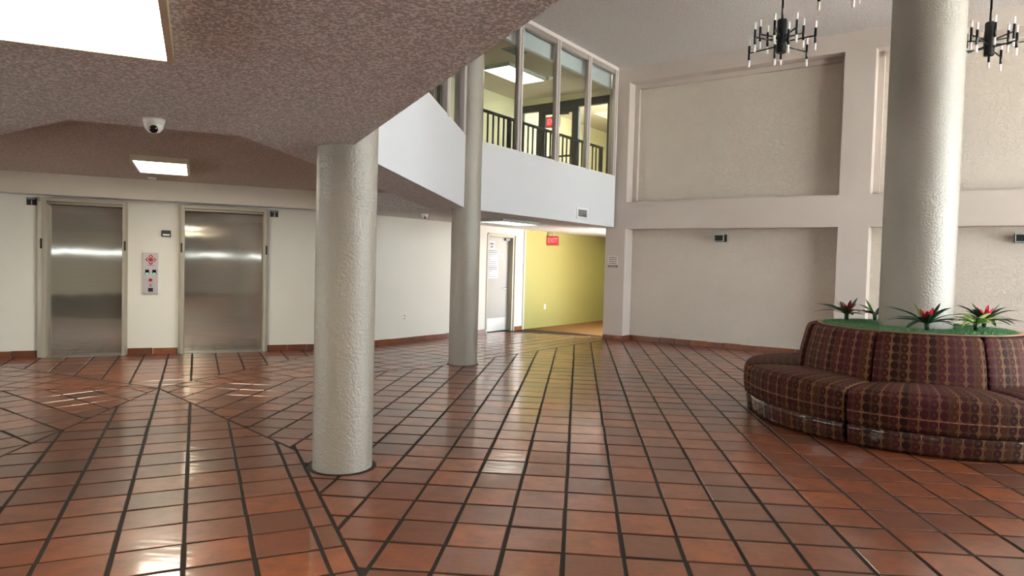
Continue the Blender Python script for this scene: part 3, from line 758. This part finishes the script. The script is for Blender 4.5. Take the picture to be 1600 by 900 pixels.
# near light: right edge from (-1.68,2.74) running at -60 degrees
lc = far(far((-1.69, 2.74), -60, .61), 210, .325)
ceiling_light(lc, A_E, .65, 1.22, ZC, M['lamp'], 'big bright ceiling light cut by the upper left picture corner', M['lampframe'], .05, .025)
ce = E2(0, 0)
p = far(far((-4.66, 7.86), 120, .66), 210, .30)
ceiling_light(p, A_E, .62, 1.30, ZR, M['lamp'], 'bright ceiling light in the recess before the elevators', M['lampframe'], .07)
p = far(far((-1.42, 12.75), 60, .64), 150, .31)
ceiling_light(p, A_B, 1.27, .62, ZC, M['lamp_bal'], 'ceiling light under the balcony beside the far column', M['lampgrey'], .06)
ceiling_light((2.07, 19.6), A_B, 1.22, .62, ZC, M['lamp_y'], 'yellow ceiling light deep in the side hall', M['lampgrey'])
ceiling_light((-1.39, 13.98), A_B, 1.30, .66, ZU, M['lamp_up'], 'ceiling light of the upper corridor seen through the tall panes', M['lampgrey'], .07)
p = B2(17.6, 8.0)
ceiling_light(p, A_B, 1.22, .62, ZU, M['lamp_y'], 'ceiling light beyond the upper glass door', M['lampgrey'], .07)
for q, lb in (((1.2, -2.6), 'unseen ceiling light added behind the camera on the right'), ((-5.0, -2.0), 'unseen ceiling light added behind the camera in the middle'), ((-9.5, 2.5), 'unseen ceiling light added left of the picture')):  # unseen lamps, added for their light and glow on the elevator doors
    ceiling_light(q, A_E, .65, 1.22, ZC, M['lamp'], lb, M['lampframe'], .05)

cv = empty('ceiling_vent', (-1.25, 12.55, ZU), A_B); tag(cv, 'square dark air vent in the upper corridor ceiling', 'vent')
m = MB(); m.box((0, 0, -.01), (.42, .32, .02)); m.build('frame', M['lampgrey'], cv)
m = MB(); m.box((0, 0, -.022), (.36, .26, .006)); m.build('louvres', M['grille'], cv)

# ------------------------------------------------------------------ upper glass door
d4 = empty('door_4', (*P2(-8.35, 13.6), ZF2), A_R); tag(d4, 'dark framed glass door across the upper corridor', 'door', kind='structure')
H = 2.08
m = MB()
m.box((0, 0, H+.07), (2.42, .10, .16)); 
for x in (-1.17, -.62, .36, 1.18): m.box((x, 0, H/2), (.09, .10, H))
m.box((-.9, 0, .05), (.5, .09, .1)); m.box((.8, 0, .05), (.8, .09, .1))
m.build('frame', M['bronze'], d4)
m = MB()
for x in (-.535, .275): m.box((x, -.01, H/2), (.085, .05, H-.02))
m.box((-.13, -.01, H-.06), (.9, .05, .10)); m.box((-.13, -.01, .1), (.9, .05, .2)); l4 = m.build('leaf', M['bronze'], d4)
m = MB(); m.box((-.13, -.07, .98), (.74, .03, .04)); m.build('panic_bar', M['rail'], l4)
m = MB(); m.box((.26, -.07, .82), (.03, .03, .28)); m.build('pull_handle', M['chrome'], l4)
m = MB(); m.box((-.0, -.06, H-.13), (.3, .04, .05), 0.25); m.build('closer_arm', M['rail'], l4)
for x, w in ((-.9, .5), (-.13, .74), (.77, .75)):
    m = MB(); m.box((x, 0, H/2), (w, .008, H)); m.build('pane', M['glass'], d4)
wt = MB(); rbox(wt, -9.6, -7.14, 13.5, 13.7, ZF2+H+.15, ZU)
o = wt.build('wall_transom', M['upper']); tag(o, 'pale wall strip above the upper glass door', 'wall', kind='structure')

# ------------------------------------------------------------------ round banquette
NSEG = 7; STEP = 2*pi/NSEG; A_0 = radians(-133)
def resample(prof, n):
    L = [0]
    for p, q in zip(prof, prof[1:]): L.append(L[-1]+hypot(q[0]-p[0], q[1]-p[1]))
    out = []
    for i in range(n+1):
        s = L[-1]*i/n; k = 0
        while k < len(L)-2 and L[k+1] < s: k += 1
        t = (s-L[k])/(L[k+1]-L[k]); out.append((prof[k][0]+t*(prof[k+1][0]-prof[k][0]), prof[k][1]+t*(prof[k+1][1]-prof[k][1]), s))
    return out
def smooth(prof, it=2):
    for _ in range(it):
        q = [prof[0]]
        for a, b in zip(prof, prof[1:]): q += [(a[0]*.75+b[0]*.25, a[1]*.75+b[1]*.25), (a[0]*.25+b[0]*.75, a[1]*.25+b[1]*.75)]
        prof = q+[prof[-1]]
    return prof
def wedge(name, mat, parent, prof, n_prof=40, puff=0.0, gap=.006, rref=1.4, core=None, ends=.05):
    """sweep an outward profile round one segment (angle -STEP/2..STEP/2); edges at the seams are rounded in"""
    pr = resample(smooth(prof), n_prof); m = MB(); n = 28; half = STEP/2
    core = core or (sum(p[0] for p in pr)/len(pr), sum(p[1] for p in pr)/len(pr))
    angs = []
    for i in range(n+1):
        t = -1+2*i/n; t = math.copysign(1-(1-abs(t))**1.6, t); angs.append(t)
    grid = []
    for t in angs:
        a = t*(half-gap/rref); d = (1-abs(t))*half*rref          # metres to the seam
        k = 1.0
        if d < ends: k = 1-.10*(1-math.sqrt(max(0, 1-(1-d/ends)**2)))
        row = []
        for r, z, s in pr:
            r2 = core[0]+(r-core[0])*k; z2 = core[1]+(z-core[1])*k if z > .05 else z
            z2 += puff*(1-t*t)*max(0, (z-core[1]))/.2
            row.append(((r2*cos(a), r2*sin(a), z2), (a*rref+half*rref, s)))
        grid.append(row)
    for i in range(n):
        for q in range(n_prof):
            c = [grid[i][q], grid[i+1][q], grid[i+1][q+1], grid[i][q+1]]
            m.poly([x[0] for x in c], 0, [x[1] for x in c], True)
    for row in (grid[0], grid[-1]): m.poly([x[0] for x in row], 0, [x[1] for x in row])
    o = m.build(name, mat, parent, weld=True)
    return o
def section():
    root = empty('banquette_section', (CX, CY, 0))
    wedge('base', M['vinyl'], root, [(1.2, .0), (1.66, .0), (1.668, .02), (1.69, .19), (1.69, .205), (1.2, .21), (1.2, .0)], 30, rref=1.66, ends=.01, gap=.012)
    wedge('seat', M['fabric'], root, [(1.0, .20), (1.67, .20), (1.69, .20), (1.70, .21), (1.715, .33), (1.715, .45), (1.70, .505), (1.65, .53), (1.4, .55), (1.1, .545), (1.0, .54), (1.0, .20)], 60, puff=.03, rref=1.74, ends=.10, gap=.010)
    wedge('backrest', M['fabric'], root, [(.93, .45), (1.13, .45), (1.135, .50), (1.115, .72), (1.065, .93), (1.045, 1.0), (1.02, 1.02), (.96, 1.025), (.93, 1.02), (.93, .45)], 56, puff=.0, rref=1.08, ends=.035, gap=.010)
    m = MB(); n = 24; h = STEP/2-.012
    for i in range(n):
        a, b = -h+2*h*i/n, -h+2*h*(i+1)/n
        m.tube((1.712*cos(a), 1.712*sin(a), .33), (1.712*cos(b), 1.712*sin(b), .33), .006, 6)
    m.build('piping', M['pipe'], root)
    return root
sec0 = section()
names = ['banquette section facing the camera, in front of the thick column', 'dark banquette section left of the one facing the camera', 'banquette section at the left end, its seat seen end on',
         'banquette section behind the column on the left', 'banquette section behind the column toward the window', 'banquette section beyond the right picture edge', 'banquette section at the right picture edge, its backrest brightly lit']
order = [0, -1, -2, -3, -4, -5, 1]
for k, (i, lb) in enumerate(zip(order, names)):
    o = sec0 if k == 0 else copy_tree(sec0)
    o.rotation_euler = (0, 0, A_0+STEP*(i+.5)); out = .03 if k == 2 else 0; o.location = (CX+out*cos(A_0+STEP*(i+.5)), CY+out*sin(A_0+STEP*(i+.5)), 0); tag(o, lb+' of the round sofa' if len(lb.split()) < 10 else lb, 'sofa section', 'round banquette sections')

pl = empty('planter', (CX, CY, 0)); tag(pl, 'round planter of artificial turf ringed by the banquette, around the thick column', 'planter')
m = MB(); m.lathe([(.90, 0), (.925, 0), (.925, 1.03), (.90, 1.03), (.90, 0)], 64, smooth=False); m.build('tub', M['rim'], pl)
m = MB(); m.lathe([(.905, 1.022), (.97, 1.026), (.97, 1.034), (.905, 1.034)], 72); m.build('rim', M['rim'], pl)
m = MB(); m.lathe([(.36, 1.03), (.5, 1.034), (.75, 1.034), (.92, 1.036), (.92, .99), (.36, .99), (.36, 1.03)], 64); m.build('turf', M['turf'], pl)
m = MB()
for _ in range(9000):
    r = math.sqrt(random.uniform(.385**2, .92**2)); a = random.uniform(0, 2*pi); x, y = r*cos(a), r*sin(a); t = random.uniform(0, pi); w = .003; h = random.uniform(.012, .026)
    lx, ly = random.uniform(-.01, .01), random.uniform(-.01, .01)
    if any(hypot(x-qx, y-qy) < .06 for qx, qy in ((-.47, .66), (-.13, .70), (-.14, -.56), (.40, -.42), (.80, .16))): continue
    m.poly([(x-w*cos(t), y-w*sin(t), 1.03), (x+w*cos(t), y+w*sin(t), 1.03), (x+lx, y+ly, 1.033+h)])
o = m.build('turf_blades', M['turf_blade'], pl); o['kind'] = 'stuff'

PLANTS = [(-.47, .66), (-.13, .70), (-.14, -.56), (.40, -.42), (.80, .16)]
def leaf(m, az, L, w, rise, droop, z0, twist=0.0, n=9, r0=.012):
    ca, sa = cos(az), sin(az); pts = []
    for i in range(n+1):
        t = i/n; r = r0+L*(t*.9 if rise < 1.2 else t*.55); z = max(.034, z0+L*(rise*t*.75-droop*t*t))
        ww = w*(.55+.6*t)*(1 if t < .35 else max(.02, 1-((t-.35)/.65)**1.8))
        zc = .25*ww
        pts.append(((r*ca, r*sa, z), (-sa*ww, ca*ww, 0), zc, t))
    for p, q in zip(pts, pts[1:]):
        def P(a, s): return (a[0][0]+a[1][0]*s, a[0][1]+a[1][1]*s, a[0][2]+(a[2] if s else 0))
        m.poly([P(p, -1), P(q, -1), P(q, 0), P(p, 0)], 0, [(0, p[3]), (0, q[3]), (.5, q[3]), (.5, p[3])], True)
        m.poly([P(p, 0), P(q, 0), P(q, 1), P(p, 1)], 0, [(.5, p[3]), (.5, q[3]), (1, q[3]), (1, p[3])], True)
def bromeliad(x, y, seed, leaves, L, mat, bract, label, up=0):
    rs = random.Random(seed); root = empty('bromeliad', (CX+x, CY+y, 1.034)); tag(root, label, 'plant', 'bromeliads in the round planter')
    m = MB(); m.tube((0, 0, .003), (0, 0, .09), .02, 10, r1=.028); m.build('stem', M['leaf'], root)
    for k in range(leaves):
        m = MB(); az = 2*pi*k/leaves*1.0+rs.uniform(-.25, .25)+ (k % 2)*.3
        Lk = L*rs.uniform(.75, 1.1)
        for _ in range(12):
            tx, ty = x+cos(az)*Lk*.95, y+sin(az)*Lk*.95
            bad = hypot(tx, ty) < .40 or any(((tx-x)*(qx-x)+(ty-y)*(qy-y))/hypot(qx-x, qy-y) > hypot(qx-x, qy-y)/2-.015 for qx, qy in PLANTS if (qx, qy) != (x, y))
            if not bad: break
            Lk *= .9
        leaf(m, az, Lk, rs.uniform(.03, .044), rs.uniform(.3, .95), rs.uniform(.25, .42), .07)
        m.build('leaf', mat, root)
    for k in range(up):
        m = MB(); leaf(m, 2*pi*k/max(1, up)+rs.uniform(-.3, .3), L*.58, .034, 1.35, .1, .06); m.build('leaf', M['leaf_light'] if k % 2 else M['leaf'], root)
    if bract:
        m = MB()
        for k in range(9): leaf(m, 2*pi*k/9+rs.uniform(-.2, .2), L*rs.uniform(.36, .5), .026, 1.25+.3*(k % 2), .25, .07, n=6)
        m.build('flower', bract, root)
bromeliad(-.47, .66, 1, 18, .40, M['leaf'], M['bract_dark'], 'leftmost bromeliad, dark leaves with a dull red centre', 2)
bromeliad(-.13, .70, 2, 18, .38, M['leaf'], None, 'green bromeliad without a flower, just left of the thick column', 2)
bromeliad(-.14, -.56, 3, 22, .42, M['leaf'], M['bract'], 'bromeliad with a bright red flower in front of the thick column', 2)
bromeliad(.40, -.42, 4, 16, .36, M['leaf_light'], None, 'pale striped bromeliad without a flower, right of the column', 0)
bromeliad(.80, .16, 5, 22, .40, M['leaf'], M['bract'], 'rightmost bromeliad, red flower above bright green leaves', 2)

# ------------------------------------------------------------------ chandeliers
def chandelier():
    root = empty('chandelier', (0, 0, 0))
    m = MB(); m.lathe([(.001, .30), (.062, .30), (.070, .285), (.070, -.19), (.062, -.2), (.001, -.2)], 32, smooth=False); m.build('hub', M['black'], root)
    m = MB(); m.tube((0, 0, -.2), (0, 0, -.30), .016, 12); 
    m.build('finial', M['black'], root)
    m = MB(); m.tube((0, 0, -.30), (0, 0, -.38), .016, 12); m.build('acrylic_tip', M['frost'], root)
    for k in range(12):
        a = 2*pi*k/12+.2; r = .49 if k % 2 == 0 else .31; z = -.03 if k % 2 == 0 else .09
        if k % 4 == 0: z = -.12
        zi = z*.6-.02
        m = MB(); m.tube((.06*cos(a), .06*sin(a), zi), (r*cos(a), r*sin(a), z), .011, 8)
        x, y = r*cos(a), r*sin(a)
        m.tube((x, y, z-.11), (x, y, z+.11), .018, 12); arm = m.build('arm', M['black'], root)
        for s in (-1, 1):
            m = MB(); m.tube((x, y, z+s*.11), (x, y, z+s*.215), .0175, 12); m.build('acrylic_tip', M['frost'], arm)
    return root
ch0 = chandelier()
spots = [((2.95, 10.91, 5.09), 0.25, 'black chandelier with frosted tips left of the thick column'),
         ((6.08, 11.21, 5.13), .55, 'black chandelier with frosted tips partly hidden behind the thick column'),
         ((3.25, 8.75, 5.20), .1, 'black chandelier cut by the top picture edge, only its lowest tips in view')]
for k, (p, rz, lb) in enumerate(spots):
    o = ch0 if k == 0 else copy_tree(ch0)
    o.location = p; o.rotation_euler = (0, 0, rz); tag(o, lb, 'chandelier', 'black chandeliers of the atrium')
    m = MB(); m.tube((0, 0, .30), (0, 0, ZT-p[2]-.02), .016, 10); m.build('rod', M['black'], o)
    m = MB(); m.lathe([(.001, ZT-p[2]-.03), (.07, ZT-p[2]-.03), (.07, ZT-p[2]), (.001, ZT-p[2])], 28, smooth=False); m.build('canopy', M['black'], o)

# ------------------------------------------------------------------ daylight
w = bpy.data.worlds.new('World'); S.world = w; w.use_nodes = True
bg = w.node_tree.nodes['Background']; bg.inputs[0].default_value = (.86, .93, 1.0, 1); bg.inputs[1].default_value = 7.5
pt = bpy.data.lights.new('entrance_portal', 'AREA'); pt.shape = 'RECTANGLE'; pt.size = 8.0; pt.size_y = 5.4
pt.cycles.is_portal = True
po = bpy.data.objects.new('entrance_portal', pt); C.objects.link(po)
c = P2(6.75, 9.6); po.location = (c[0], c[1], 2.7)
po.rotation_euler = Vector((-R3, .5, 0)).to_track_quat('-Z', 'Y').to_euler()

sun = bpy.data.lights.new('sun', 'SUN'); sun.energy = 1050; sun.color = (1, .98, .97); sun.angle = radians(1)
so = bpy.data.objects.new('sun', sun); C.objects.link(so); so.location = (-10, 20, 30)
so.rotation_euler = Vector((-.02, .0, -1)).to_track_quat('-Z', 'Y').to_euler()
p2 = bpy.data.lights.new('ribbon_portal', 'AREA'); p2.shape = 'RECTANGLE'; p2.size = 15.5; p2.size_y = .06; p2.cycles.is_portal = True  # sampling portal of the added rear ribbon window
po2 = bpy.data.objects.new('ribbon_portal', p2); C.objects.link(po2); po2.location = (-5.15, -7.3, 1.62); po2.rotation_euler = (pi/2, 0, pi)

p3 = bpy.data.lights.new('left_portal', 'AREA'); p3.shape = 'RECTANGLE'; p3.size = 13.4; p3.size_y = .95; p3.cycles.is_portal = True
po3 = bpy.data.objects.new('left_portal', p3); C.objects.link(po3); po3.location = (-14.35, -.05, .53); po3.rotation_euler = Vector((1, 0, 0)).to_track_quat('-Z', 'Y').to_euler()

# ------------------------------------------------------------------ camera
f, pitch, roll, tm = 1080.4, .03501563, .02614553, .09520755
cp_, sp_, cr_, sr_ = cos(pitch), sin(pitch), cos(roll), sin(roll)
M0 = Matrix(((1, 0, 0), (0, -sp_, -cp_), (0, cp_, -sp_)))
MR = Matrix(((cr_, -sr_, 0), (sr_, cr_, 0), (0, 0, 1))) @ M0
c, s = cos(tm), sin(tm); RZ = Matrix(((c, -s, 0), (s, c, 0), (0, 0, 1)))
right, down, fwd = (RZ @ MR[0]), (RZ @ MR[1]), (RZ @ MR[2])
cam = bpy.data.cameras.new('camera'); cam.sensor_width = 36; cam.lens = f/1600*36; cam.clip_start = .05; cam.clip_end = 200
co = bpy.data.objects.new('camera', cam); C.objects.link(co)
mw = Matrix.Identity(4)
for i in range(3):
    mw[i][0] = right[i]; mw[i][1] = -down[i]; mw[i][2] = -fwd[i]
mw[2][3] = 1.6
co.matrix_world = mw
S.camera = co

S.view_settings.view_transform = 'Standard'; S.view_settings.look = 'None'; S.view_settings.gamma = 1; S.view_settings.use_curve_mapping = False
S.view_settings.exposure = 0.94
S.cycles.use_denoising = True
S.cycles.max_bounces = 10; S.cycles.diffuse_bounces = 6; S.cycles.glossy_bounces = 4; S.cycles.transparent_max_bounces = 12
S.cycles.sample_clamp_indirect = 6.0
